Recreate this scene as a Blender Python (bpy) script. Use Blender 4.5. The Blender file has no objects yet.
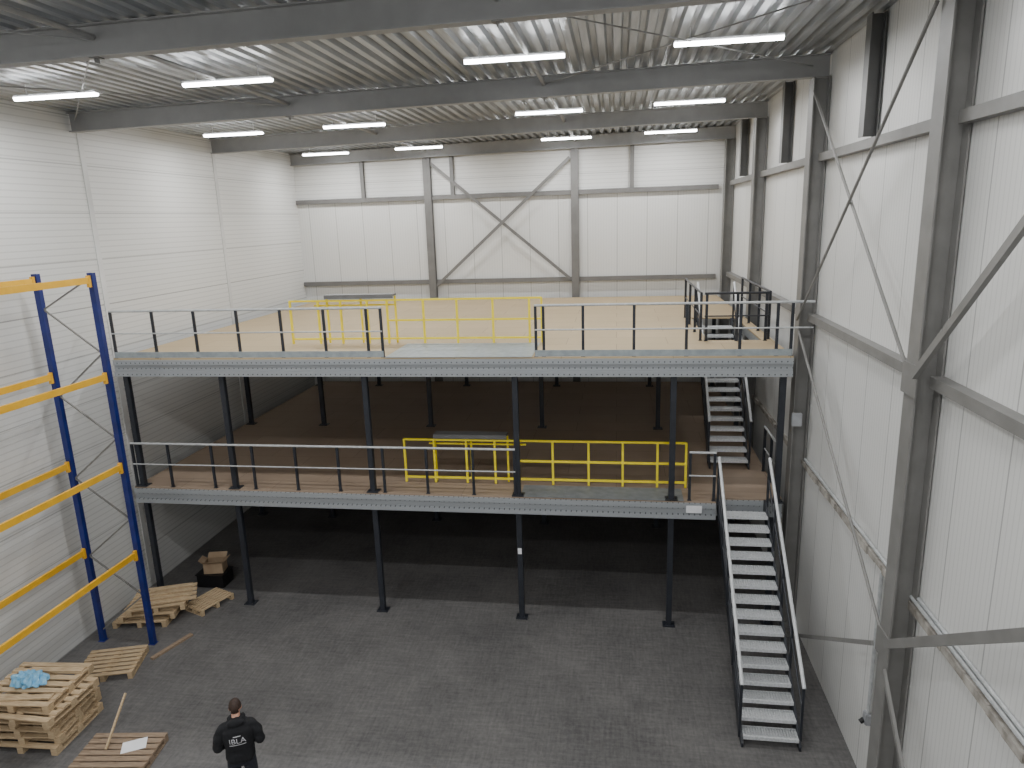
import bpy, bmesh, math, random
from mathutils import Vector, Matrix, Quaternion
from mathutils.bvhtree import BVHTree
random.seed(7)
COL=bpy.context.scene.collection
# ------------------------------------------------------------------ materials
def srgb(c):
    def f(x):
        x=min(x,255)/255.0
        return x/12.92 if x<=0.04045 else ((x+0.055)/1.055)**2.4
    return (f(c[0]),f(c[1]),f(c[2]),1)
def base(name,col,rough=.5,metal=0.0):
    m=bpy.data.materials.new(name);m.use_nodes=True
    n=m.node_tree.nodes;b=n['Principled BSDF']
    b.inputs['Base Color'].default_value=srgb(col);b.inputs['Roughness'].default_value=rough;b.inputs['Metallic'].default_value=metal
    return m,n,m.node_tree.links,b
def noisy(name,col,col2=None,rough=.5,metal=0.0,scale=6,bump=0.0,stretch=(1,1,1),detail=4):
    m,n,l,b=base(name,col,rough,metal)
    tc=n.new('ShaderNodeTexCoord');mp=n.new('ShaderNodeMapping');mp.inputs['Scale'].default_value=stretch
    nz=n.new('ShaderNodeTexNoise');nz.inputs['Scale'].default_value=scale;nz.inputs['Detail'].default_value=detail
    l.new(tc.outputs['Object'],mp.inputs[0]);l.new(mp.outputs[0],nz.inputs['Vector'])
    r=n.new('ShaderNodeValToRGB');r.color_ramp.elements[0].position=.3;r.color_ramp.elements[1].position=.7
    if col2 is None: col2=tuple(c*.86 for c in col)
    r.color_ramp.elements[0].color=srgb(col2);r.color_ramp.elements[1].color=srgb(col)
    l.new(nz.outputs[0],r.inputs[0]);l.new(r.outputs[0],b.inputs['Base Color'])
    if bump:
        bp=n.new('ShaderNodeBump');bp.inputs['Strength'].default_value=bump;bp.inputs['Distance'].default_value=.01
        l.new(nz.outputs[0],bp.inputs['Height']);l.new(bp.outputs[0],b.inputs['Normal'])
    return m
def math_node(n,l,op,a,b=None):
    q=n.new('ShaderNodeMath');q.operation=op
    for i,v in enumerate((a,b)):
        if v is None: continue
        if isinstance(v,(int,float)): q.inputs[i].default_value=v
        else: l.new(v,q.inputs[i])
    return q.outputs[0]
def panel(name,col,axis,fine=.1,joint=1.1,fineamt=.05):
    """sandwich-panel cladding: fine profiling + joints across the given axis"""
    m,n,l,b=base(name,col,.42)
    tc=n.new('ShaderNodeTexCoord');sp=n.new('ShaderNodeSeparateXYZ');l.new(tc.outputs['Object'],sp.inputs[0])
    x=sp.outputs[axis]
    fr=math_node(n,l,'FRACT',math_node(n,l,'DIVIDE',x,fine))
    line=math_node(n,l,'LESS_THAN',fr,.2)
    fj=math_node(n,l,'FRACT',math_node(n,l,'DIVIDE',x,joint))
    jl=math_node(n,l,'LESS_THAN',fj,.024)
    tot=math_node(n,l,'ADD',math_node(n,l,'MULTIPLY',line,fineamt),math_node(n,l,'MULTIPLY',jl,.38))
    nz=n.new('ShaderNodeTexNoise');nz.inputs['Scale'].default_value=.5;l.new(tc.outputs['Object'],nz.inputs['Vector'])
    tot=math_node(n,l,'ADD',tot,math_node(n,l,'MULTIPLY',nz.outputs[0],.06))
    mx=n.new('ShaderNodeMix');mx.data_type='RGBA';mx.inputs['A'].default_value=srgb(col);mx.inputs['B'].default_value=srgb(tuple(c*.45 for c in col))
    l.new(tot,mx.inputs['Factor']);l.new(mx.outputs['Result'],b.inputs['Base Color'])
    bp=n.new('ShaderNodeBump');bp.inputs['Strength'].default_value=.35;bp.inputs['Distance'].default_value=.01;bp.invert=True
    l.new(tot,bp.inputs['Height']);l.new(bp.outputs[0],b.inputs['Normal'])
    return m
WHITE=(214,214,211)
M={}
M['wallH']=panel('panel_horizontal',WHITE,2,.14,1.1,.18)
M['wallVx']=panel('panel_vertical_x',WHITE,0,.1,1.1,.10)
M['wallVy']=panel('panel_vertical_y',WHITE,1,.1,1.1,.14)
M['plainwhite']=noisy('plain_white',(220,220,218),rough=.5,scale=.6)
M['steel']=noisy('painted_grey_steel',(126,125,122),(114,113,110),rough=.5,scale=3)
M['beamgrey']=noisy('roof_beam_grey',(150,150,149),(140,140,139),rough=.5,scale=3)
M['steelmid']=noisy('rear_grey_steel',(112,111,109),(102,101,99),rough=.5,scale=3)
M['steeldark']=noisy('dark_grey_steel',(112,112,111),(100,100,99),rough=.45,scale=3)
M['galv']=noisy('galvanised',(196,199,201),(160,164,167),rough=.38,metal=.25,scale=25)
M['tread']=noisy('galvanised_grating',(216,218,219),(186,189,191),rough=.42,metal=.1,scale=25)
M['plate']=noisy('galvanised_plate',(160,168,170),(140,148,151),rough=.4,metal=.2,scale=6)
M['platedark']=noisy('worn_steel_plate',(124,128,130),(104,108,110),rough=.45,metal=0,scale=6)
M['galvrail']=noisy('galvanised_rail',(190,192,192),(168,171,172),rough=.4,metal=.1,scale=12)
M['handrail']=noisy('bright_galvanised_rail',(214,216,217),(196,199,200),rough=.35,metal=.1,scale=12)
M['anth']=noisy('anthracite_paint',(44,47,54),(36,39,45),rough=.4,scale=5)
M['yellow']=noisy('yellow_powdercoat',(244,226,50),(234,212,40),rough=.4,scale=4)
M['orange']=noisy('orange_beam',(240,186,52),(228,172,42),rough=.4,scale=4)
M['blue']=noisy('blue_upright',(28,44,118),(21,35,98),rough=.4,scale=4)
M['roof']=noisy('roof_deck_metal',(184,187,190),(144,148,151),rough=.34,metal=.45,scale=2,stretch=(6,.4,1))
M['wood']=noisy('pallet_wood',(200,178,144),(164,140,108),rough=.8,scale=5,stretch=(1,8,8),bump=.3)
M['wood2']=noisy('pallet_wood_old',(156,136,114),(122,104,86),rough=.85,scale=5,stretch=(1,8,8),bump=.3)
M['card']=noisy('cardboard',(172,150,124),(150,128,102),rough=.9,scale=4)
M['black']=noisy('black_plastic',(22,22,24),(16,16,18),rough=.5,scale=8)
M['film']=noisy('blue_film',(90,160,205),(150,200,225),rough=.25,scale=14)
M['paper']=noisy('paper',(235,236,238),(222,223,226),rough=.7,scale=4)
M['concrete']=noisy('concrete_cap',(190,186,178),(112,106,98),rough=.95,scale=4,bump=.8,detail=8)
M['skin']=noisy('skin',(205,158,134),(192,142,120),rough=.55,scale=10)
M['hair']=noisy('hair',(62,44,34),(40,28,22),rough=.7,scale=60,stretch=(1,1,.3))
M['hood']=noisy('black_fleece',(24,25,29),(17,18,21),rough=.9,scale=30,bump=.3)
M['jeans']=noisy('dark_trousers',(34,37,46),(26,28,36),rough=.9,scale=30)
M['print']=noisy('white_print',(205,205,208),rough=.7,scale=5)
M['greyplastic']=noisy('grey_plastic_box',(160,162,165),rough=.5,scale=4)
# floor
def floor_mat():
    m,n,l,b=base('dark_concrete_floor',(74,74,76),.55)
    tc=n.new('ShaderNodeTexCoord')
    def nz(scale,st,rot=0,detail=6,rg=.6):
        mp=n.new('ShaderNodeMapping');mp.inputs['Scale'].default_value=st;mp.inputs['Rotation'].default_value=(0,0,rot)
        q=n.new('ShaderNodeTexNoise');q.inputs['Scale'].default_value=scale;q.inputs['Detail'].default_value=detail;q.inputs['Roughness'].default_value=rg
        l.new(tc.outputs['Object'],mp.inputs[0]);l.new(mp.outputs[0],q.inputs['Vector']);return q.outputs[0]
    a=nz(.5,(1,1,1));s1=nz(1.6,(1,9,1),.15);s2=nz(2.0,(10,1,1),.35);fi=nz(14,(1,1,1))
    t=math_node(n,l,'ADD',math_node(n,l,'MULTIPLY',a,.35),math_node(n,l,'MULTIPLY',s1,.3))
    t=math_node(n,l,'ADD',t,math_node(n,l,'MULTIPLY',s2,.25));t=math_node(n,l,'ADD',t,math_node(n,l,'MULTIPLY',fi,.25))
    r=n.new('ShaderNodeValToRGB');e=r.color_ramp.elements
    e[0].position=.46;e[0].color=srgb((74,73,73));e[1].position=.70;e[1].color=srgb((112,110,108))
    mk=math_node(n,l,'GREATER_THAN',nz(4.2,(1,22,1),-.5,8,.75),.66)
    mk2=math_node(n,l,'GREATER_THAN',nz(3.6,(26,1,1),.9,8,.75),.67)
    l.new(t,r.inputs[0])
    mx=n.new('ShaderNodeMix');mx.data_type='RGBA';mx.inputs['B'].default_value=srgb((150,149,148))
    l.new(math_node(n,l,'MULTIPLY',math_node(n,l,'MAXIMUM',mk,mk2),.25),mx.inputs['Factor']);l.new(r.outputs[0],mx.inputs['A']);l.new(mx.outputs['Result'],b.inputs['Base Color'])
    rr=n.new('ShaderNodeMapRange');rr.inputs['To Min'].default_value=.5;rr.inputs['To Max'].default_value=.72;l.new(s1,rr.inputs[0]);l.new(rr.outputs[0],b.inputs['Roughness'])
    bp=n.new('ShaderNodeBump');bp.inputs['Strength'].default_value=.15;bp.inputs['Distance'].default_value=.005;l.new(t,bp.inputs['Height']);l.new(bp.outputs[0],b.inputs['Normal'])
    return m
M['floor']=floor_mat()
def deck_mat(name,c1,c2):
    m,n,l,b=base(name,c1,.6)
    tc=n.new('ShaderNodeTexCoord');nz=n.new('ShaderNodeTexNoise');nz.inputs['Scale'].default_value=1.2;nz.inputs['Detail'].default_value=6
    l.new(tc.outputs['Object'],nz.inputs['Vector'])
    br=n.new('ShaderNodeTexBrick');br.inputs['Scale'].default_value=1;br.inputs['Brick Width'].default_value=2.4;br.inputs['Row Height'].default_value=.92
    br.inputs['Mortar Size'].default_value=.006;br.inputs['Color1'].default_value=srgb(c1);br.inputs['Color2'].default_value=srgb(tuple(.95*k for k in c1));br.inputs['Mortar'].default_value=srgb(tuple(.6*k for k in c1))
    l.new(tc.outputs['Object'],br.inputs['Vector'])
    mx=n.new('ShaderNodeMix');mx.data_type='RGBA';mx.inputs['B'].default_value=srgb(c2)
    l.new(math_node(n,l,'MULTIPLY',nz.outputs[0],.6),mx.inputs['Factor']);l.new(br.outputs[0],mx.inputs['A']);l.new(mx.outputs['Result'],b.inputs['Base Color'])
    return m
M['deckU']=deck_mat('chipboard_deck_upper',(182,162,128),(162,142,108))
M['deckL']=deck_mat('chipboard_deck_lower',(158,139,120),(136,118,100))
def beam_mat():
    m,n,l,b=base('galvanised_beam',(150,154,157),.4,.2)
    tc=n.new('ShaderNodeTexCoord');sp=n.new('ShaderNodeSeparateXYZ');l.new(tc.outputs['Object'],sp.inputs[0])
    fx=math_node(n,l,'SUBTRACT',math_node(n,l,'FRACT',math_node(n,l,'DIVIDE',sp.outputs[0],.12)),.5)
    fz=math_node(n,l,'SUBTRACT',math_node(n,l,'FRACT',math_node(n,l,'DIVIDE',sp.outputs[2],.14)),.5)
    d=math_node(n,l,'ADD',math_node(n,l,'MULTIPLY',fx,fx),math_node(n,l,'MULTIPLY',fz,fz))
    h=math_node(n,l,'LESS_THAN',d,.016)
    mx=n.new('ShaderNodeMix');mx.data_type='RGBA';mx.inputs['A'].default_value=srgb((156,160,163));mx.inputs['B'].default_value=srgb((92,94,97))
    l.new(h,mx.inputs['Factor']);l.new(mx.outputs['Result'],b.inputs['Base Color'])
    return m
M['beam']=beam_mat()
me_,n_,l_,b_=base('led_diffuser',(255,255,255),.4)
b_.inputs['Emission Color'].default_value=(.98,.99,1,1);b_.inputs['Emission Strength'].default_value=30
M['led']=me_
# ------------------------------------------------------------------ mesh builder
class B:
    def __init__(s): s.bm=bmesh.new()
    def box(s,c,size,R=None,bev=0):
        r=bmesh.ops.create_cube(s.bm,size=1);v=r['verts']
        bmesh.ops.scale(s.bm,vec=Vector(size),verts=v)
        if R is not None: bmesh.ops.rotate(s.bm,matrix=R,verts=v)
        bmesh.ops.translate(s.bm,vec=Vector(c),verts=v)
        if bev:
            ed=list({e for q in v for e in q.link_edges});bmesh.ops.bevel(s.bm,geom=ed,offset=bev,segments=2,affect='EDGES')
        return s
    def prism(s,prof,p0,p1,up=(0,0,1)):
        p0=Vector(p0);p1=Vector(p1);d=(p1-p0).normalized();up=Vector(up)
        side=d.cross(up).normalized();u=side.cross(d).normalized()
        a=[s.bm.verts.new(p0+side*x+u*y) for x,y in prof];b=[s.bm.verts.new(p1+side*x+u*y) for x,y in prof]
        n=len(prof)
        for i in range(n): s.bm.faces.new((a[i],a[(i+1)%n],b[(i+1)%n],b[i]))
        s.bm.faces.new(a[::-1]);s.bm.faces.new(b);return s
    def bar(s,p0,p1,w,h,up=(0,0,1)):
        return s.prism([(-w/2,-h/2),(w/2,-h/2),(w/2,h/2),(-w/2,h/2)],p0,p1,up)
    def tube(s,p0,p1,r,n=10):
        d=Vector(p1)-Vector(p0);up=(0,0,1) if abs(d.normalized().z)<.95 else (0,1,0)
        return s.prism([(r*math.cos(2*math.pi*i/n),r*math.sin(2*math.pi*i/n)) for i in range(n)],p0,p1,up)
    def ibeam(s,p0,p1,w,h,tf=.02,tw=.014,up=(0,0,1)):
        W=w/2;H=h/2;t=tw/2
        return s.prism([(-W,-H),(W,-H),(W,-H+tf),(t,-H+tf),(t,H-tf),(W,H-tf),(W,H),(-W,H),(-W,H-tf),(-t,H-tf),(-t,-H+tf),(-W,-H+tf)],p0,p1,up)
    def mesh(s,name,mat):
        bmesh.ops.recalc_face_normals(s.bm,faces=s.bm.faces)
        me=bpy.data.meshes.new(name);s.bm.to_mesh(me);s.bm.free();me.materials.append(mat);return me
    def make(s,name,mat,parent=None,smooth=False,loc=None):
        me=s.mesh(name,mat)
        if smooth:
            for p in me.polygons:p.use_smooth=True
        o=bpy.data.objects.new(name,me)
        if loc is not None:o.location=loc
        COL.objects.link(o)
        if parent is not None:o.parent=parent
        return o
def empty(name,loc=(0,0,0)):
    o=bpy.data.objects.new(name,None);o.location=loc;o.empty_display_size=.2;COL.objects.link(o);return o
def tag(o,label,cat,group=None):
    o['label']=label;o['category']=cat
    if group:o['group']=group
    return o
def struct(o): o['kind']='structure';return o
def under(parent,child):
    child.parent=parent;child.matrix_parent_inverse=Matrix.Translation(-parent.location);return child
def copy_tree(src,loc,rotz=0,extra=None):
    new=src.copy();COL.objects.link(new);new.location=loc;new.rotation_euler=extra if extra else (0,0,rotz)
    def rec(a,b):
        for ch in list(a.children):
            c=ch.copy();COL.objects.link(c);c.parent=b;c.matrix_parent_inverse=ch.matrix_parent_inverse.copy();rec(ch,c)
    rec(src,new);return new
# ------------------------------------------------------------------ dimensions
XL,XW,YB,YF=-12.55,4.14,27.1,-20.0
Z1,Z2=3.18,6.48
BH=.42
def zb(x): return 11.74+.014*(x+12.55)      # underside of roof beams
def zr(x): return zb(x)+BH+.02               # roof deck underside
FR=[9.55,15.5,21.35,26.85]
CXC=3.96
# ------------------------------------------------------------------ shell
struct(B().box(((XL+XW)/2,(YB+YF)/2,-.1),(XW-XL+.6,YB-YF+.6,.2)).make('floor',M['floor']))
def wallmesh(name,quads):
    bm=bmesh.new();mats=[]
    me=bpy.data.meshes.new(name)
    for c,sz,mt in quads:
        if mt not in mats:mats.append(mt)
        r=bmesh.ops.create_cube(bm,size=1);bmesh.ops.scale(bm,vec=Vector(sz),verts=r['verts']);bmesh.ops.translate(bm,vec=Vector(c),verts=r['verts'])
        for f in {f for v in r['verts'] for f in v.link_faces}: f.material_index=mats.index(mt)
    bm.to_mesh(me);bm.free()
    for m in mats: me.materials.append(M[m])
    o=bpy.data.objects.new(name,me);COL.objects.link(o);return struct(o)
LY=YB-YF;CY=(YB+YF)/2;CX=(XL+XW)/2;WX=XW-XL
wallmesh('wall_left',[((XL-.1,CY,6.25),(.2,LY+.4,12.5),'wallH')])
wallmesh('wall_back',[((CX,YB+.1,5.22),(WX+.4,.2,10.44),'wallVx'),((CX,YB+.1,11.55),(WX+.4,.2,2.2),'wallH')])
wallmesh('wall_right',[((XW+.1,CY,6.3),(.2,LY+.4,12.8),'wallVy')])
wallmesh('wall_front',[((CX,YF-.1,6.3),(WX+.4,.2,12.8),'wallVx')])
b=B();yy=YF;random.seed(3)
while yy<YB-.1:
    s=min(.2+random.random()*.25,YB-yy);w=.06+random.random()*.03
    b.box((XW-w/2,yy+s/2,4.0+random.uniform(-.01,.01)),(w,s,.09+random.random()*.05));yy+=s
struct(b.make('trim_1',M['concrete']))
k=2
for y in (4.1,9.85,15.72,21.4):
    struct(B().box((XL+.012,y,6.0),(.02,.16,11.6)).make('trim_%d'%k,M['plainwhite']));k+=1
bm=bmesh.new();per=.27;x=XL-.2;pts=[]
while x<XW+.3:
    pts+=[(x,0),(x+.12,0),(x+.155,.08),(x+.235,.08)];x+=per
va=[bm.verts.new((px,YF-.2,zr(px)+pz)) for px,pz in pts];vb=[bm.verts.new((px,YB+.2,zr(px)+pz)) for px,pz in pts]
for i in range(len(pts)-1): bm.faces.new((va[i],va[i+1],vb[i+1],vb[i]))
me=bpy.data.meshes.new('ceiling');bm.to_mesh(me);bm.free();me.materials.append(M['roof']);o=bpy.data.objects.new('ceiling',me);COL.objects.link(o);struct(o)
# roof beams
for y in [-7.6,-1.65,4.1]+FR:
    e=empty('roof_beam',(XL,y,zb(XL)))
    tag(e,'long grey steel roof beam under the corrugated ceiling','roof beam','roof beams')
    h=BH
    under(e,B().ibeam((XL+.02,y,zb(XL)+h/2),(XW-.02,y,zb(XW)+h/2),.2,h).make('i_beam',M['beamgrey']))
    for xx in (-7.15,-1.5):
        b=B().box((xx,y,zb(xx)-.006),(.14,.14,.012));b.box((xx,y,zb(xx)-.04),(.012,.1,.06));under(e,b.make('bracket_plate',M['steeldark']))
for xx in (-7.15,-1.5):
    for y0,y1 in zip([4.1]+FR[:-1],FR):
        o=B().tube((xx,y0+.012,zb(xx)+.26),(xx,y1-.012,zb(xx)+.26),.04,10).make('tie_tube',M['beamgrey'],smooth=False);tag(o,'round grey steel tie tube between the roof beams','roof tie','roof ties')
def rod(name,p0,p1,r,mat,label,cat,grp=None):
    o=B().tube(p0,p1,r,8).make(name,M[mat]);tag(o,label,cat,grp);return o
for (xa,xb) in ((-12.4,-7.15),(-1.5,3.8)):
    for y0,y1 in ((4.1,9.55),(9.55,15.5)):
        for a,b in ((xa,xb),(xb,xa)):
            dz=.22 if a==xa else .26
            rod('roof_brace_rod',(a,y0+.012,zb(a)+dz),(b,y1-.012,zb(b)+dz),.012,'beamgrey','thin steel bracing rod crossing under the roof','bracing rod','roof bracing rods')
# ------------------------------------------------------------------ right wall steel
for i,y in enumerate([4.1]+FR):
    e=empty('steel_column',(CXC,y,0));tag(e,'tall grey steel H column standing against the white wall','column','right wall columns')
    under(e,B().ibeam((CXC,y,0.03),(CXC,y,zb(CXC)-.01),.34,.32,tf=.024,up=(-1,0,0)).make('column_shaft',M['steel']))
    under(e,B().box((3.94,y,.015),(.36,.42,.03)).make('base_plate',M['steeldark']))
for y in (12.6,18.4,24.2):
    o=B().ibeam((4.0,y,10.56),(4.0,y,zr(3.9)-.03),.24,.22,up=(-1,0,0)).make('stub_post',M['steeldark']);tag(o,'short dark grey post between wall rail and roof','post','right wall stub posts')
for z in (10.45,7.25):
    yy=[4.1]+FR
    for a,b in zip(yy[:-1],yy[1:]):
        o=B().bar((4.05,a+.18,z),(4.05,b-.18,z),.17,.15).make('wall_girt',M['steel']);tag(o,'horizontal grey steel wall rail between columns','wall rail','right wall rails')
def brace(p0,p1,w):
    o=B().bar(p0,p1,w*.6,w).make('diagonal_brace',M['steel']);tag(o,'grey steel diagonal brace bolted to the wall column','brace','wall braces')
X=3.74
Y1=FR[0]
brace((X,Y1-.24,7.35),(X,4.3,12.0),.10);brace((X,Y1-.24,3.5),(X,4.3,7.0),.12);brace((X,Y1+.24,3.2),(X,14.9,.05),.07);brace((X,Y1-.24,3.1),(X,6.2,.05),.07)
X=3.80
for p0,p1 in (((X,15.3,11.7),(X,Y1+.19,7.4)),((X-.05,Y1+.19,11.8),(X-.05,15.3,7.2)),((X,15.3,6.95),(X,Y1+.19,3.5))):
    rod('wall_brace_rod',p0,p1,.026,'steel','slender grey steel cross-bracing rod beside the wall','bracing rod','wall bracing rods')
for z in (7.25,3.33):
    o=B().box((3.788,Y1,z),(.02,.46,.42)).make('gusset_plate',M['steel']);tag(o,'square steel gusset plate where braces meet the column','gusset plate','gusset plates')
# ------------------------------------------------------------------ back wall steel
for x in (-7.15,-1.55):
    e=empty('steel_column',(x,26.95,0));tag(e,'grey steel H column against the rear panel wall','column','rear wall columns')
    under(e,B().ibeam((x,26.97,.02),(x,26.97,zb(x)-.01),.28,.22,up=(0,-1,0)).make('column_shaft',M['steelmid']))
    under(e,B().box((x,26.94,.01),(.3,.26,.02)).make('base_plate',M['steeldark']))
seg=[XL+.02,-7.15,-1.55,3.78]
for z in (10.35,7.15):
    for a,b in zip(seg[:-1],seg[1:]):
        o=B().bar((a+(.15 if a>-12 else 0),27.02,z),(b-.15,27.02,z),.14,.16).make('wall_girt',M['steelmid']);tag(o,'horizontal grey steel rail on the rear panel wall','wall rail','rear wall rails')
for x in (-9.75,-6.2,.55):
    o=B().ibeam((x,27.02,10.43),(x,27.02,zr(x)-.02),.14,.12,up=(0,-1,0)).make('stub_post',M['steelmid']);tag(o,'short grey post above the rear wall rail','post','rear wall stub posts')
for p0,p1 in (((-6.98,26.9,11.6),(-1.72,26.9,7.15)),((-1.72,26.855,11.6),(-6.98,26.855,7.0))):
    o=B().bar(p0,p1,.03,.11).make('diagonal_brace',M['steelmid']);tag(o,'grey steel angle in the X brace on the rear wall','brace','rear X brace')
# ------------------------------------------------------------------ lights
src=None
LE=128
def fixture(x,y):
    global src
    z=zr(x)-.24
    if src is None:
        e=empty('linear_ceiling_light',(x,y,z));tag(e,'slim white LED batten glowing under the roof','ceiling light','LED battens')
        h=B().box((0,0,.03),(1.72,.1,.05),bev=.006);h.box((-.6,0,.14),(.015,.015,.19));h.box((.6,0,.14),(.015,.015,.19));h.make('light_housing',M['paper'],e)
        d=B().prism([(.06*math.cos(a),-.055*math.sin(a)) for a in [math.pi*i/8 for i in range(9)]],(-.85,0,.005),(.85,0,.005));d.make('light_diffuser',M['led'],e)
        ld=bpy.data.lights.new('led','AREA');ld.shape='RECTANGLE';ld.size=1.68;ld.size_y=.1;ld.energy=LE;ld.color=(.985,.99,1)
        lo=bpy.data.objects.new('lamp',ld);lo.location=(0,0,-.065);COL.objects.link(lo);lo.parent=e
        src=e
    else: copy_tree(src,(x,y,z))
for y in (12.6,18.9,25.2,6.4,.4,-5.5,-11.4,-17.0):  # last two rows are unseen, added as fill light reaching under the mezzanine
    for x in (-10.4,-6.93,-1.72,1.77): fixture(x,y)
# ------------------------------------------------------------------ mezzanine
LX,RX=-12.05,3.66
YD=26.7
PX=[-11.85,-9.34,-5.78,-2.26,1.23,3.5]
PY=[15.12,20.55,26.0]
def mezz(zt,zbot,zfloor,deckmat,x1,holes,lab):
    e=empty('mezzanine_level',(LX,15,zfloor));tag(e,lab,'mezzanine')
    dk=B()
    for (a,b,c,d) in holes: dk.box(((a+b)/2,(c+d)/2,zt-.02),(b-a,d-c,.04))
    under(e,dk.make('deck_floor',deckmat))
    h=zt-.04-zbot
    def edge(xa,xb,y0):
        b=B();c=(xa+xb)/2;L=xb-xa
        b.box((c,y0+.02,zbot+h/2),(L,.012,h*.5));b.box((c,y0-.015,zbot+.06),(L,.012,.12));b.box((c,y0-.015,zbot+h-.06),(L,.012,.12))
        b.box((c,y0+.02,zbot+.008),(L,.08,.012));b.box((c,y0+.02,zbot+h-.004),(L,.08,.012))
        under(e,b.make('edge_beam',M['beam']))
    edge(LX,x1,15.0)
    if x1<RX: edge(x1+.02,RX,15.24)
    for y in (20.55,26.0):
        xr=2.15 if (zt>6 and y<21) else RX
        under(e,B().box(((LX+xr)/2,y,zbot+h/2),(xr-LX,.07,h)).make('cross_beam',M['galv']))
    for xx in (LX+.05,RX-.05):
        under(e,B().box((xx,20.98,zbot+h/2),(.05,11.3,h-.01)).make('side_beam',M['galv']))
    for yy in PY:
        for xx in PX:
            yq=15.35 if (yy==15.12 and zfloor==0 and xx>3) else yy
            p=under(e,B().box((xx,yq,(zfloor+zbot)/2),(.13,.12,zbot-zfloor),bev=.008).make('support_post',M['anth']))
            bp=B().box((xx,yq,zfloor+.01),(.28,.24,.02))
            for sx in (-1,1): bp.tube((xx+sx*.1,yq-.06,zfloor+.02),(xx+sx*.1,yq-.06,zfloor+.05),.014,6)
            q=under(e,bp.make('base_plate',M['anth']));q.parent=p;q.matrix_parent_inverse=Matrix.Identity(4)
    return e
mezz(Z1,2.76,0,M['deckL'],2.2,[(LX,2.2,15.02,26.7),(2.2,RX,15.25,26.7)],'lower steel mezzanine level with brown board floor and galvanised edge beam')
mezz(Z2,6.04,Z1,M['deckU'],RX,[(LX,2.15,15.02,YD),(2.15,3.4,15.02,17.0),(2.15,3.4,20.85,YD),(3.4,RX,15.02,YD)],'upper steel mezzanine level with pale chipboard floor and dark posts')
def landing(x0,x1,z,y1,lab,mt):
    b=B().box(((x0+x1)/2,(15.0+y1)/2,z+.006),(x1-x0,y1-15.0,.012))
    for i in range(1,int((x1-x0)/.16)): b.box((x0+i*.16,(15.0+y1)/2,z+.0135),(.012,y1-15.1,.003))
    o=b.make('landing_plate',M[mt]);tag(o,lab,'landing plate')
landing(-5.2,-1.85,Z2,16.75,'galvanised steel plate at the pallet opening of the upper deck','plate')
landing(-2.2,1.5,Z1,15.72,'worn steel plate at the pallet opening of the lower deck','platedark')
# railings
def railing(a,b,z,ts,label,toe=False,ext=(0,0),mat='galvrail'):
    a=Vector((a[0],a[1],z));b=Vector((b[0],b[1],z));d=(b-a);u=d.normalized()
    e=empty('guard_rail',a);tag(e,label,'railing')
    for t in ts:
        p=a+u*t;bb=B().box((p.x,p.y,z+.565),(.06,.05,1.10),bev=.004)
        bb.box((p.x,p.y,z+.008),(.09,.07,.012));under(e,bb.make('rail_post',M['anth']))
    for h,n in ((1.13,'top_rail'),(.6,'mid_rail')):
        q0=a+u*(-ext[0])+Vector((0,0,h));q1=b+u*ext[1]+Vector((0,0,h))
        r=.028 if h>1 else .017
        off=Vector((0,-.035,0)) if h<1 and abs(u.x)>.5 else Vector((0,0,0))
        under(e,B().tube(q0+off,q1+off,r,10).make(n,M[mat]))
    if toe: under(e,B().bar(a+Vector((0,-.03,.08)),b+Vector((0,-.03,.08)),.012,.14).make('toe_board',M['plate']))
    return e
def tsx(x0,xs): return [x-x0 for x in xs]
railing((-12.0,15.06),(-5.24,15.06),Z2,tsx(-12.0,[-11.98,-10.9,-9.83,-8.75,-7.67,-6.62,-5.6,-5.26]),'dark-post guard rail with grey rails along the upper deck edge',True)
railing((-1.77,15.06),(3.62,15.06),Z2,tsx(-1.77,[-1.75,-1.58,-.72,.37,1.47,2.57,3.31,3.6]),'guard rail beside the pallet opening of the upper deck',True,(0,.4))
railing((-12.0,15.06),(-2.3,15.06),Z1,tsx(-12.0,[-11.98,-11.01,-9.85,-8.78,-7.67,-6.59,-5.47,-4.41,-3.3,-2.32]),'dark-post guard rail with grey rails along the lower deck edge')
railing((1.6,15.06),(2.18,15.06),Z1,[0.02,.55],'short guard rail beside the stair head of the lower deck')
railing((3.6,15.5),(3.6,17.1),Z1,[0.02,.8,1.55],'short dark guard rail beside the stair near the wall')
railing((1.98,16.95),(1.98,20.9),Z2,[.03,1.3,2.6,3.9],'dark guard rail along the stair opening on the upper deck',mat='anth')
railing((2.05,16.9),(3.5,16.9),Z2,[.05,.75,1.4],'dark guard rail at the end of the stair opening',mat='anth')
railing((3.56,17.05),(3.56,20.9),Z2,[.05,1.3,2.6,3.8],'dark guard rail between stair opening and wall',mat='anth')
# gates
def gate(x0,xm,x1,z,y,left,right,lab,px0,px1):
    e=empty('pallet_gate',(x0,y,z));tag(e,lab,'safety gate')
    for xs in (left,right):
        for x in xs: under(e,B().bar((x,y,z+.015),(x,y,z+1.12),.05,.05,up=(0,1,0)).make('gate_post',M['yellow']))
    for xa,xb,hs in ((x0,xm,(1.11,.14)),(xm,x1,(1.11,.6,.14))):
        for h in hs:
            under(e,B().bar((xa,y,z+h),(xb,y,z+h),.045,.045).make('gate_rail',M['yellow']))
    under(e,B().bar((x0+.6,y+.12,z+.98),(xm+.2,y+.12,z+.98),.04,.04).make('sliding_rail',M['yellow']))
    for x in (px0,(px0+px1)/2,px1): under(e,B().bar((x,y+.12,z+.015),(x,y+.12,z+1.2),.045,.045,up=(0,1,0)).make('sliding_post',M['yellow']))
    b=B().box(((px0+px1)/2,y+.1,z+1.23),(px1-px0,.3,.05),bev=.008);b.box(((px0+px1)/2,y-.04,z+1.2),(px1-px0,.03,.09))
    under(e,b.make('counterweight_cover',M['steeldark']))
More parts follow.
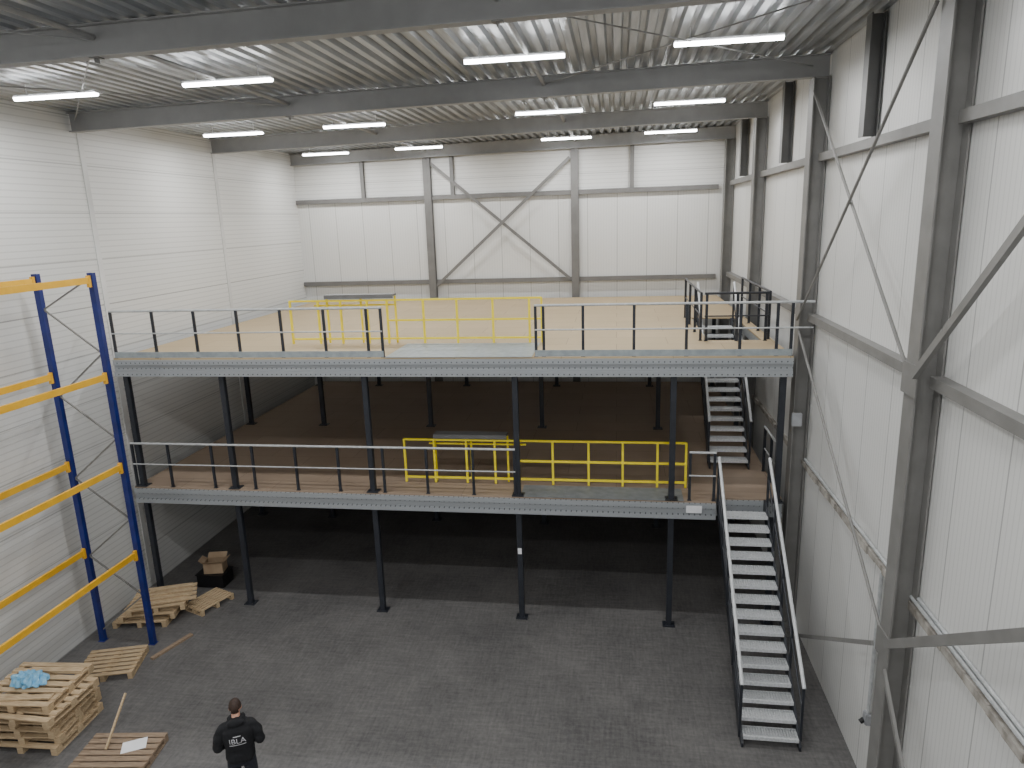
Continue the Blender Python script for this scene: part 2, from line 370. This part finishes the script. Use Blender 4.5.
gate(-8.25,-5.68,-1.8,Z2,16.8,[-8.25,-7.5,-6.9,-6.2,-5.68],[-4.75,-3.9,-3.0,-2.1,-1.8],'yellow steel pallet gate at the opening of the upper deck',-7.3,-5.5)
gate(-5.15,-2.35,1.6,Z1,15.78,[-5.15,-4.4,-3.6,-2.9,-2.35],[-1.5,-.65,.15,.95,1.6],'yellow steel pallet gate at the opening of the lower deck',-4.4,-2.6)
# ------------------------------------------------------------------ stairs
def stair(x0,x1,y0,z0,y1,z1,n,lab):
    e=empty('staircase',((x0+x1)/2,y0,z0));tag(e,lab,'staircase')
    rise=(z1-z0)/n;run=(y1-y0)/(n-1)
    for x in (x0+.03,x1-.03):
        b=B();bm=b.bm
        sl=rise/run
        def zz(y):return z0+rise+(y-y0)*sl
        prof=[(y0-.16,z0),(y0+.20,z0),(y1+.14,zz(y1+.14)-.36),(y1+.14,z1),(y1-.02,z1),(y0-.16,zz(y0-.16)+.02)]
        va=[bm.verts.new((x-.02,p,q)) for p,q in prof];vb=[bm.verts.new((x+.02,p,q)) for p,q in prof]
        for i in range(len(prof)): j=(i+1)%len(prof);bm.faces.new((va[i],va[j],vb[j],vb[i]))
        bm.faces.new(va[::-1]);bm.faces.new(vb)
        under(e,b.make('stringer',M['anth']))
    w=x1-x0-.1;dp=.28
    t=B()
    t.box((0,-dp/2,-.02),(w,.014,.065));t.box((0,dp/2,-.015),(w,.012,.05))
    for sx in (-1,1): t.box((sx*(w/2-.005),0,-.015),(.01,dp,.05))
    for i in range(1,9): t.box((0,-dp/2+dp*i/9,-.004),(w,.016,.02))
    for i in range(1,20): t.box((-w/2+w*i/20,0,0),(.022,dp,.012))
    t.box((0,-dp/2+.02,.006),(w,.045,.006))
    me=t.mesh('stair_tread',M['tread'])
    for i in range(n-1):
        o=bpy.data.objects.new('stair_tread',me);COL.objects.link(o);o.location=((x0+x1)/2,y0+run*i+.02,z0+rise*(i+1));under(e,o)
    for x in (x0-.0,x1+.0):
        ts=[0.0,.27,.52,.78,1.0]
        P=lambda t,h:Vector((x,y0+(y1-y0)*t,z0+rise+(z1-z0-rise)*t+h))
        for t in ts: under(e,B().bar(P(t,-.1),P(t,1.0),.045,.045,up=(0,1,0)).make('handrail_post',M['anth']))
        under(e,B().tube(P(-.01,1.03),P(1,1.03),.034,12).make('handrail',M['handrail']))
        under(e,B().tube(P(0,.55),P(1,.55),.018,8).make('knee_rail',M['anth']))
stair(2.24,3.3,11.42,0,15.05,Z1,16,'steel stair with grating treads rising from floor to lower deck')
stair(2.3,3.3,17.3,Z1,20.65,Z2,16,'steel stair with grating treads between the two decks')
# ------------------------------------------------------------------ small signs and conduits
o=B().box((-2.26,15.055,1.78),(.09,.004,.15)).make('post_label',M['paper']);tag(o,'small white paper label stuck on a dark post','label')
o=B().box((1.72,14.974,3.0),(.34,.006,.17)).make('load_sign',M['paper']);tag(o,'small white load sign on the lower edge beam','sign')
o=B().box((3.8,15.02,5.1),(.2,.1,.28),bev=.01).make('switch_box',M['greyplastic'],);tag(o,'small grey switch box mounted beside the deck post','switch box')
rod('cable_conduit',(4.09,10.6,3.9),(4.09,10.6,1.4),.03,'galvrail','grey vertical cable conduit on the lower wall','conduit')
rod('cable_conduit',(4.1,4.3,4.12),(4.1,15.3,4.12),.03,'galvrail','grey cable conduit running along the wall ledge','conduit')
rod('cable_conduit',(4.11,4.3,4.2),(4.11,9.35,4.2),.025,'galvrail','second grey cable conduit on the wall ledge','conduit')
e=empty('wall_socket',(4.09,10.6,1.3));tag(e,'grey plastic wall socket below the conduit','wall socket')
under(e,B().box((4.08,10.6,1.3),(.1,.16,.2),bev=.015).make('socket_body',M['greyplastic']));under(e,B().tube((4.03,10.6,1.27),(3.98,10.6,1.22),.04,12).make('socket_outlet',M['black']))
# ------------------------------------------------------------------ pallet rack
RY0=8.7
e=empty('pallet_rack',(-11.45,13.2,0));tag(e,'tall pallet rack with blue uprights and orange beams against the wall','pallet rack')
RXa,RXw=-10.78,-12.08
for y in (13.2,RY0):
    f=under(e,empty('upright_frame',(-11.45,y,0)))
    f.location=(-11.45,y,0)
    for x in (RXa,RXw):
        p=B().prism([(-.06,-.055),(.06,-.055),(.06,.055),(.022,.055),(.022,.04),(.042,.04),(.042,-.04),(-.042,-.04),(-.042,.04),(-.022,.04),(-.022,.055),(-.06,.055)],(x,y,.01),(x,y,8.65),up=(0,1,0)).make('rack_post',M['blue'])
        q=B().box((x,y,.006),(.16,.16,.012)).make('foot_plate',M['blue'])
        for w in (p,q): w.parent=f;w.matrix_parent_inverse=Matrix.Translation((11.45,-y,0))
    zz=.3;i=0
    while zz<8.3:
        a,b=(RXa-.05,RXw+.05) if i%2 else (RXw+.05,RXa-.05)
        w=B().bar((a,y,zz),(b,y,min(zz+.95,8.55)),.03,.03).make('frame_brace',M['steel']);w.parent=f;w.matrix_parent_inverse=Matrix.Translation((11.45,-y,0))
        zz+=.95;i+=1
for x in (RXa,RXw):
    for z in (2.32,4.42,6.45,8.5):
        under(e,B().bar((x,RY0+.06,z),(x,13.13,z),.05,.13).make('rack_beam',M['orange']))
        for yy in (RY0+.08,13.1):
            under(e,B().box((x,yy,z-.02),(.07,.06,.24)).make('beam_connector',M['orange']))
# ------------------------------------------------------------------ pallets
def pallet_src(name,mat,nb=8,L=1.38,W=1.15):
    e=empty(name,(0,0,0))
    mb=B().box((0,0,.147),(L,.11,.025)).mesh('deck_board',mat)
    for i in range(nb):
        o=bpy.data.objects.new('deck_board',mb);COL.objects.link(o);o.location=(0,-W/2+.055+(W-.11)*i/(nb-1),0);o.parent=e
    ms=B().box((0,0,.122),(.11,W,.025)).mesh('stringer_board',mat)
    mk=B().box((0,0,.067),(.11,.14,.085)).mesh('pallet_block',mat)
    ml=B().box((0,0,.0125),(.11,W,.025)).mesh('bottom_board',mat)
    for i in (-1,0,1):
        for m_,nn,ys in ((ms,'stringer_board',(0,)),(mk,'pallet_block',(-W/2+.07,0,W/2-.07)),(ml,'bottom_board',(0,))):
            for yy in ys:
                o=bpy.data.objects.new(nn,m_);COL.objects.link(o);o.location=(i*(L/2-.055),yy,0);o.parent=e
    return e
PH=.161
random.seed(11)
pa=pallet_src('wooden_pallet',M['wood'],nb=7);tag(pa,'pale wooden pallet in the stack beside the rack','pallet','stacked pallets')
pa.location=(-11.05,10.3,0);pa.rotation_euler=(0,0,.04)
tops=[]
for i in range(1,6):
    q=copy_tree(pa,(-11.07+random.uniform(-.14,.14),10.33+random.uniform(-.1,.1),PH*i),random.uniform(-.08,.14));tops.append(q)
for q in [pa]+tops: q.scale=(1.08,1.12,1)
q=copy_tree(pa,(-11.12,12.25,0),.3);q.scale=(.88,.9,1);q['label']='pale wooden pallet lying flat on the floor inside the rack'
for lo,rz,lb in (((-11.62,14.3,0),.15,'pale wooden pallet at the bottom of a low pile'),((-11.5,14.36,PH),.25,'pale wooden pallet skewed on a low pile'),((-11.35,14.42,2*PH),.38,'pale wooden pallet skewed on top of a low pile')):
    q=copy_tree(pa,lo,rz);q.scale=(.95,.95,1);q['label']=lb
q=copy_tree(pa,(-10.4,14.95,0),1.2);q.scale=(.7,.6,1);q['label']='pale wooden pallet lying on the floor beside a low pile'
pb=pallet_src('wooden_pallet',M['wood2'],nb=8);tag(pb,'weathered brown wooden pallet near the person','pallet')
pb.location=(-9.05,9.65,0);pb.rotation_euler=(0,0,.12)
def plank(p0,p1,w,h,lab,mat='wood'):
    o=B().bar(p0,p1,w,h).make('wooden_plank',M[mat]);tag(o,lab,'plank')
plank((-10.4,12.6,.025),(-10.05,13.6,.025),.1,.05,'loose brown plank lying on the floor by the rack','wood2')
zt=PH*6+.015
plank((-11.6,9.85,zt),(-10.5,10.05,zt),.13,.03,'loose plank lying on top of the pallet stack')
plank((-11.6,10.75,zt),(-10.5,10.85,zt),.13,.03,'second loose plank lying on top of the pallet stack')
zt=3*PH+.02
for i,nm in enumerate(('loose','second loose','third loose','fourth loose')):
    plank((-11.75+.12*i,14.62-.2*i,zt),(-10.75+.12*i,15.05-.2*i,zt),.12,.04,nm+' timber slat resting on the low pallet pile')
plank((-9.3,9.75,.175),(-9.35,10.5,.8),.035,.035,'thin wooden stick leaning up from the weathered pallet')
o=B().box((-8.85,9.92,.163),(.42,.3,.006),R=Matrix.Rotation(.5,3,'Z')).make('paper_sheet',M['paper']);tag(o,'white paper sheet lying on the weathered pallet','paper')
bm=bmesh.new();bmesh.ops.create_icosphere(bm,subdivisions=4,radius=1)
for v in bm.verts:
    v.co*=1+.28*math.sin(9*v.co.x+3*v.co.y)*math.cos(7*v.co.y-5*v.co.z);v.co.x*=.34;v.co.y*=.2;v.co.z=max(v.co.z*.13,-.06)
me=bpy.data.meshes.new('plastic_film');bm.to_mesh(me);bm.free();me.materials.append(M['film']);o=bpy.data.objects.new('plastic_film',me);o.location=(-11.3,10.4,PH*6+.06);COL.objects.link(o);tag(o,'crumpled pale blue plastic film on the pallet stack','plastic film')
e=empty('plastic_crate',(-10.85,16.0,0));tag(e,'black plastic crate on the floor beside a mezzanine post','crate')
b=B();b.box((-10.85,16.0,.02),(.75,.5,.03))
for sx in(-1,1): b.box((-10.85+sx*.365,16.0,.19),(.03,.5,.36));
for sy in(-1,1): b.box((-10.85,16.0+sy*.24,.19),(.75,.03,.36))
b.box((-10.85,16.0,.36),(.8,.56,.03));under(e,b.make('crate_body',M['black']))
e=empty('cardboard_box',(-10.8,16.0,.38));tag(e,'open brown cardboard box with flaps on the black crate','cardboard box')
b=B();b.box((0,0,.01),(.5,.36,.01))
for sx in(-1,1): b.box((sx*.25,0,.15),(.008,.36,.3))
for sy in(-1,1): b.box((0,sy*.18,.15),(.5,.008,.3))
b.make('box_body',M['card'],e)
for sy in(-1,1):
    B().box((0,sy*.25,.35),(.5,.006,.17),R=Matrix.Rotation(-sy*.9,3,'X')).make('box_flap',M['card'],e)
for sx in(-1,1):
    B().box((sx*.31,0,.34),(.006,.34,.16),R=Matrix.Rotation(sx*1.0,3,'Y')).make('box_flap',M['card'],e)
e.rotation_euler=(0,0,.2)
# ------------------------------------------------------------------ person
def skinmesh(pts,edges,rad,root=0,sub=2):
    me=bpy.data.meshes.new('s');me.from_pydata([Vector(p) for p in pts],edges,[]);o=bpy.data.objects.new('s',me);COL.objects.link(o)
    md=o.modifiers.new('k','SKIN');md.use_smooth_shade=True
    for i,r in enumerate(rad):
        me.skin_vertices[0].data[i].radius=r if isinstance(r,tuple) else (r,r);me.skin_vertices[0].data[i].use_root=(i==root)
    if sub: s=o.modifiers.new('u','SUBSURF');s.levels=sub;s.render_levels=sub
    dg=bpy.context.evaluated_depsgraph_get();dg.update();ev=o.evaluated_get(dg);m2=bpy.data.meshes.new_from_object(ev)
    bpy.data.objects.remove(o);return m2
def loft(rings,n=28,e=2.3):
    bm=bmesh.new();L=[]
    for z,rx,ry,cy in rings:
        r=[]
        for i in range(n):
            a=2*math.pi*i/n;c,s=math.cos(a),math.sin(a)
            r.append(bm.verts.new((rx*math.copysign(abs(c)**(2/e),c),cy+ry*math.copysign(abs(s)**(2/e),s),z)))
        L.append(r)
    for a,b in zip(L[:-1],L[1:]):
        for i in range(n): bm.faces.new((a[i],a[(i+1)%n],b[(i+1)%n],b[i]))
    bm.faces.new(L[0][::-1]);bm.faces.new(L[-1])
    me=bpy.data.meshes.new('l');bm.to_mesh(me);bm.free();return me
def fuse(meshes,vox,mat,name,smooth_it=4):
    bm=bmesh.new()
    for m_ in meshes: bm.from_mesh(m_)
    bmesh.ops.recalc_face_normals(bm,faces=bm.faces)
    me=bpy.data.meshes.new(name);bm.to_mesh(me);bm.free()
    o=bpy.data.objects.new('t',me);COL.objects.link(o)
    r=o.modifiers.new('r','REMESH');r.mode='VOXEL';r.voxel_size=vox;r.use_smooth_shade=True
    if smooth_it: s=o.modifiers.new('s','SMOOTH');s.iterations=smooth_it;s.factor=.5
    dg=bpy.context.evaluated_depsgraph_get();dg.update();m2=bpy.data.meshes.new_from_object(o.evaluated_get(dg));bpy.data.objects.remove(o)
    m2.materials.clear();m2.materials.append(mat);m2.name=name
    for p in m2.polygons:p.use_smooth=True
    return m2
def ell(c,r,seg=24,fn=None):
    bm=bmesh.new();bmesh.ops.create_uvsphere(bm,u_segments=seg,v_segments=seg//2+4,radius=1)
    for v in bm.verts:
        co=v.co.copy()
        if fn: co=fn(co)
        v.co=Vector((c[0]+co.x*r[0],c[1]+co.y*r[1],c[2]+co.z*r[2]))
    me=bpy.data.meshes.new('e');bm.to_mesh(me);bm.free();return me
def addm(name,me,parent,mat=None):
    if mat: me.materials.append(mat)
    me.name=name
    for p in me.polygons:p.use_smooth=True
    o=bpy.data.objects.new(name,me);COL.objects.link(o)
    if parent: o.parent=parent
    return o
# elbows slightly out, forearms turned in to hands held close in front of the belly
armL=[(-.09,-.01,1.43),(-.195,-.015,1.405),(-.25,-.02,1.30),(-.29,-.05,1.11),(-.235,.07,1.08),(-.15,.18,1.07),(-.09,.22,1.07)]
armR=[(-x,y,z) for i,(x,y,z) in enumerate(armL)]
def limbs(pts,rad): return skinmesh(pts,[(i,i+1) for i in range(len(pts)-1)],rad,0,2)
leg=lambda s:[(s*.095,0,.92),(s*.11,.0,.7),(s*.12,.02,.5),(s*.13,-.01,.28),(s*.13,-.03,.09)]
torso=loft([(.86,.15,.10,0),(.95,.155,.105,-.005),(1.1,.14,.095,-.01),(1.3,.16,.10,-.02),(1.4,.15,.085,-.02),(1.45,.11,.06,-.01),(1.5,.06,.058,0),(1.58,.055,.055,.025)])
def headfn(c):
    c=c.copy()
    if c.z<0: c.x*=1-.25*(-c.z);c.y=c.y*(1-.1*(-c.z)) if c.y>0 else c.y*(1-.3*(-c.z))
    if c.y>.6: c.y=.6+(c.y-.6)*.7
    return c
hz=1.645;hy=.06
ar=[.03,.045,.045,.038,.038,.03,.027]
parts=[torso,limbs(armL,ar),limbs(armR,ar),
 ell((0,hy,hz),(.078,.100,.120),28,headfn),limbs([(0,hy+.083,hz+.01),(0,hy+.105,hz-.02)],[.009,.014]),
 ell((-.079,hy-.005,hz-.005),(.011,.020,.031),12),ell((.079,hy-.005,hz-.005),(.011,.020,.031),12),
 ell((0,hy+.086,hz-.055),(.024,.010,.008),12),ell((-.03,hy+.082,hz+.03),(.022,.01,.007),10),ell((.03,hy+.082,hz+.03),(.022,.01,.007),10)]
for s in(-1,1):
    parts.append(limbs(leg(s),[.09,.08,.06,.052,.042]))
    parts.append(ell((s*.14,.04,.05),(.042,.12,.045),16))
def hand(c,s):
    res=[ell(c,(.038,.048,.018),16)]
    for i in range(4):
        bx=c[0]-s*.027+s*.018*i;ln=(.065,.08,.075,.058)[i]
        res.append(skinmesh([(bx,c[1]+.02,c[2]),(bx,c[1]+.035+ln*.45,c[2]+.012),(bx,c[1]+.035+ln*.75,c[2]+.032)],[(0,1),(1,2)],[.0095,.0085,.0075],0,1))
    res.append(skinmesh([(c[0]-s*.03,c[1]-.015,c[2]+.006),(c[0]-s*.052,c[1]+.02,c[2]+.02),(c[0]-s*.045,c[1]+.05,c[2]+.03)],[(0,1),(1,2)],[.012,.010,.008],0,1))
    return res
parts+=hand((-.07,.255,1.075),-1)+hand((.07,.255,1.075),1)
me=fuse(parts,.006,M['skin'],'person',2)
PL=(-6.08,8.98,0);PR=.45;PS=1.15
per=addm('person',me,None);per.location=PL;per.rotation_euler=(0,0,PR);per.scale=(PS,PS,PS)
tag(per,'standing person in black hoodie with white back print, head bowed','person')
for s in (-1,1): addm('eye',ell((s*.03,hy+.085,hz+.012),(.012,.007,.006),10),per,M['paper'])
slv=[.07,.080,.078,.069,.064,.055,.045]
hood=[loft([(.86,.180,.132,0),(.90,.195,.145,-.005),(1.1,.19,.14,-.01),(1.28,.205,.145,-.025),(1.38,.205,.135,-.025),(1.45,.165,.105,-.015),(1.50,.10,.085,-.005),(1.54,.082,.078,.005)]),
 limbs(armL[:6]+[(-.105,.205,1.07)],slv),limbs(armR[:6]+[(.105,.205,1.07)],slv),
 ell((0,-.07,1.50),(.115,.07,.06),20,lambda c:Vector((c.x,c.y-.25*abs(c.x),c.z))),
 limbs([(-.10,.01,1.52),(-.085,.075,1.50),(0,.10,1.45),(.085,.075,1.50),(.10,.01,1.52)],[.03,.028,.028,.028,.03])]
hm=fuse(hood,.009,M['hood'],'hoodie',3)
for v in hm.vertices:
    v.co+=v.normal*(.005*math.sin(38*v.co.z+9*v.co.x)*math.sin(11*v.co.x+5)+.004*math.sin(60*v.co.y+30*v.co.z)+.003)
ho=addm('hoodie',hm,per)
tm=fuse([loft([(.80,.165,.115,0),(.90,.17,.12,0),(.99,.165,.115,0)]),limbs(leg(-1)[:4]+[(-.13,-.02,.08)],[.105,.1,.082,.075,.07]),limbs(leg(1)[:4]+[(.13,-.02,.08)],[.105,.1,.082,.075,.07])],.011,M['jeans'],'trousers',2)
addm('trousers',tm,per)
for s in (-1,1): addm('shoe',ell((s*.14,.05,.055),(.056,.15,.06),24,lambda c:Vector((c.x,c.y,max(c.z,-.85)))),per,M['black'])
def hairfn(c):
    c=c.copy();n=1+.025*math.sin(30*c.x+4*c.z)*math.sin(27*c.y+c.z*20);c=c*n
    if c.y>.30 and c.z<.62: c=c*.80
    elif abs(c.x)>.6 and c.z<-.02 : c=c*.86
    if c.z<-.45: c=c*.80
    return c
hm2=ell((0,hy-.006,hz+.012),(.086,.104,.124),56,hairfn)
addm('hair',hm2,per,M['hair'])
bvh=BVHTree.FromPolygons([v.co for v in hm.vertices],[p.vertices[:] for p in hm.polygons])
tc=bpy.data.curves.new('p','FONT');tc.body='IBLA';tc.size=.115;tc.align_x='CENTER'
to=bpy.data.objects.new('p',tc);COL.objects.link(to);dg=bpy.context.evaluated_depsgraph_get();dg.update();tm=bpy.data.meshes.new_from_object(to.evaluated_get(dg));bpy.data.objects.remove(to)
bm=bmesh.new();bm.from_mesh(tm);bmesh.ops.triangulate(bm,faces=bm.faces);bmesh.ops.subdivide_edges(bm,edges=bm.edges,cuts=2)
for (c,s,r) in (((0,-.028),(.22,.012),0),((0,.105),(.10,.012),0)):
    rr=bmesh.ops.create_grid(bm,x_segments=12,y_segments=1,size=.5);bmesh.ops.scale(bm,vec=(s[0],s[1],1),verts=rr['verts']);bmesh.ops.rotate(bm,matrix=Matrix.Rotation(r,3,'Z'),verts=rr['verts']);bmesh.ops.translate(bm,vec=(c[0],c[1],0),verts=rr['verts'])
for v in bm.verts:
    w=Vector((v.co.x,-1,1.23+v.co.y));h=bvh.ray_cast(w,Vector((0,1,0)))
    v.co=Vector((w.x,(h[0].y if h[0] else -.16)-.007,w.z))
m_=bpy.data.meshes.new('back_print');bm.to_mesh(m_);bm.free();m_.materials.append(M['print']);o=bpy.data.objects.new('back_print',m_);COL.objects.link(o);o.parent=ho
# phone
e=empty('mobile_phone',(0,0,0));o=B().box((0,0,0),(.08,.16,.009),bev=.004).make('phone_body',M['black'],e)
Rm=Matrix.Rotation(PR,4,'Z');e.location=Vector(PL)+(Rm@(Vector((0,.30,1.105))*PS));e.rotation_euler=(.3,0,PR);tag(e,'black mobile phone held in both hands','phone')
# ------------------------------------------------------------------ world / camera
w=bpy.data.worlds.new('w');bpy.context.scene.world=w;w.use_nodes=True;w.node_tree.nodes['Background'].inputs[0].default_value=(.5,.55,.6,1);w.node_tree.nodes['Background'].inputs[1].default_value=.3
f,P,s,t,H=698.478,math.radians(13.269),math.radians(8.740),math.radians(1.889),9.45
Fh=Vector((-math.sin(s),math.cos(s),0));R0=Vector((math.cos(s),math.sin(s),0));Zv=Vector((0,0,1))
fw=Fh*math.cos(P)-Zv*math.sin(P);u0=Fh*math.sin(P)+Zv*math.cos(P)
cx=R0*math.cos(t)-u0*math.sin(t);cy=R0*math.sin(t)+u0*math.cos(t)
mt=Matrix((cx,cy,-fw)).transposed().to_4x4();mt.translation=Vector((0,0,H))
cd=bpy.data.cameras.new('camera');cd.lens=f/1024*36;cd.sensor_width=36;cd.clip_end=200
co=bpy.data.objects.new('camera',cd);COL.objects.link(co);co.matrix_world=mt;bpy.context.scene.camera=co
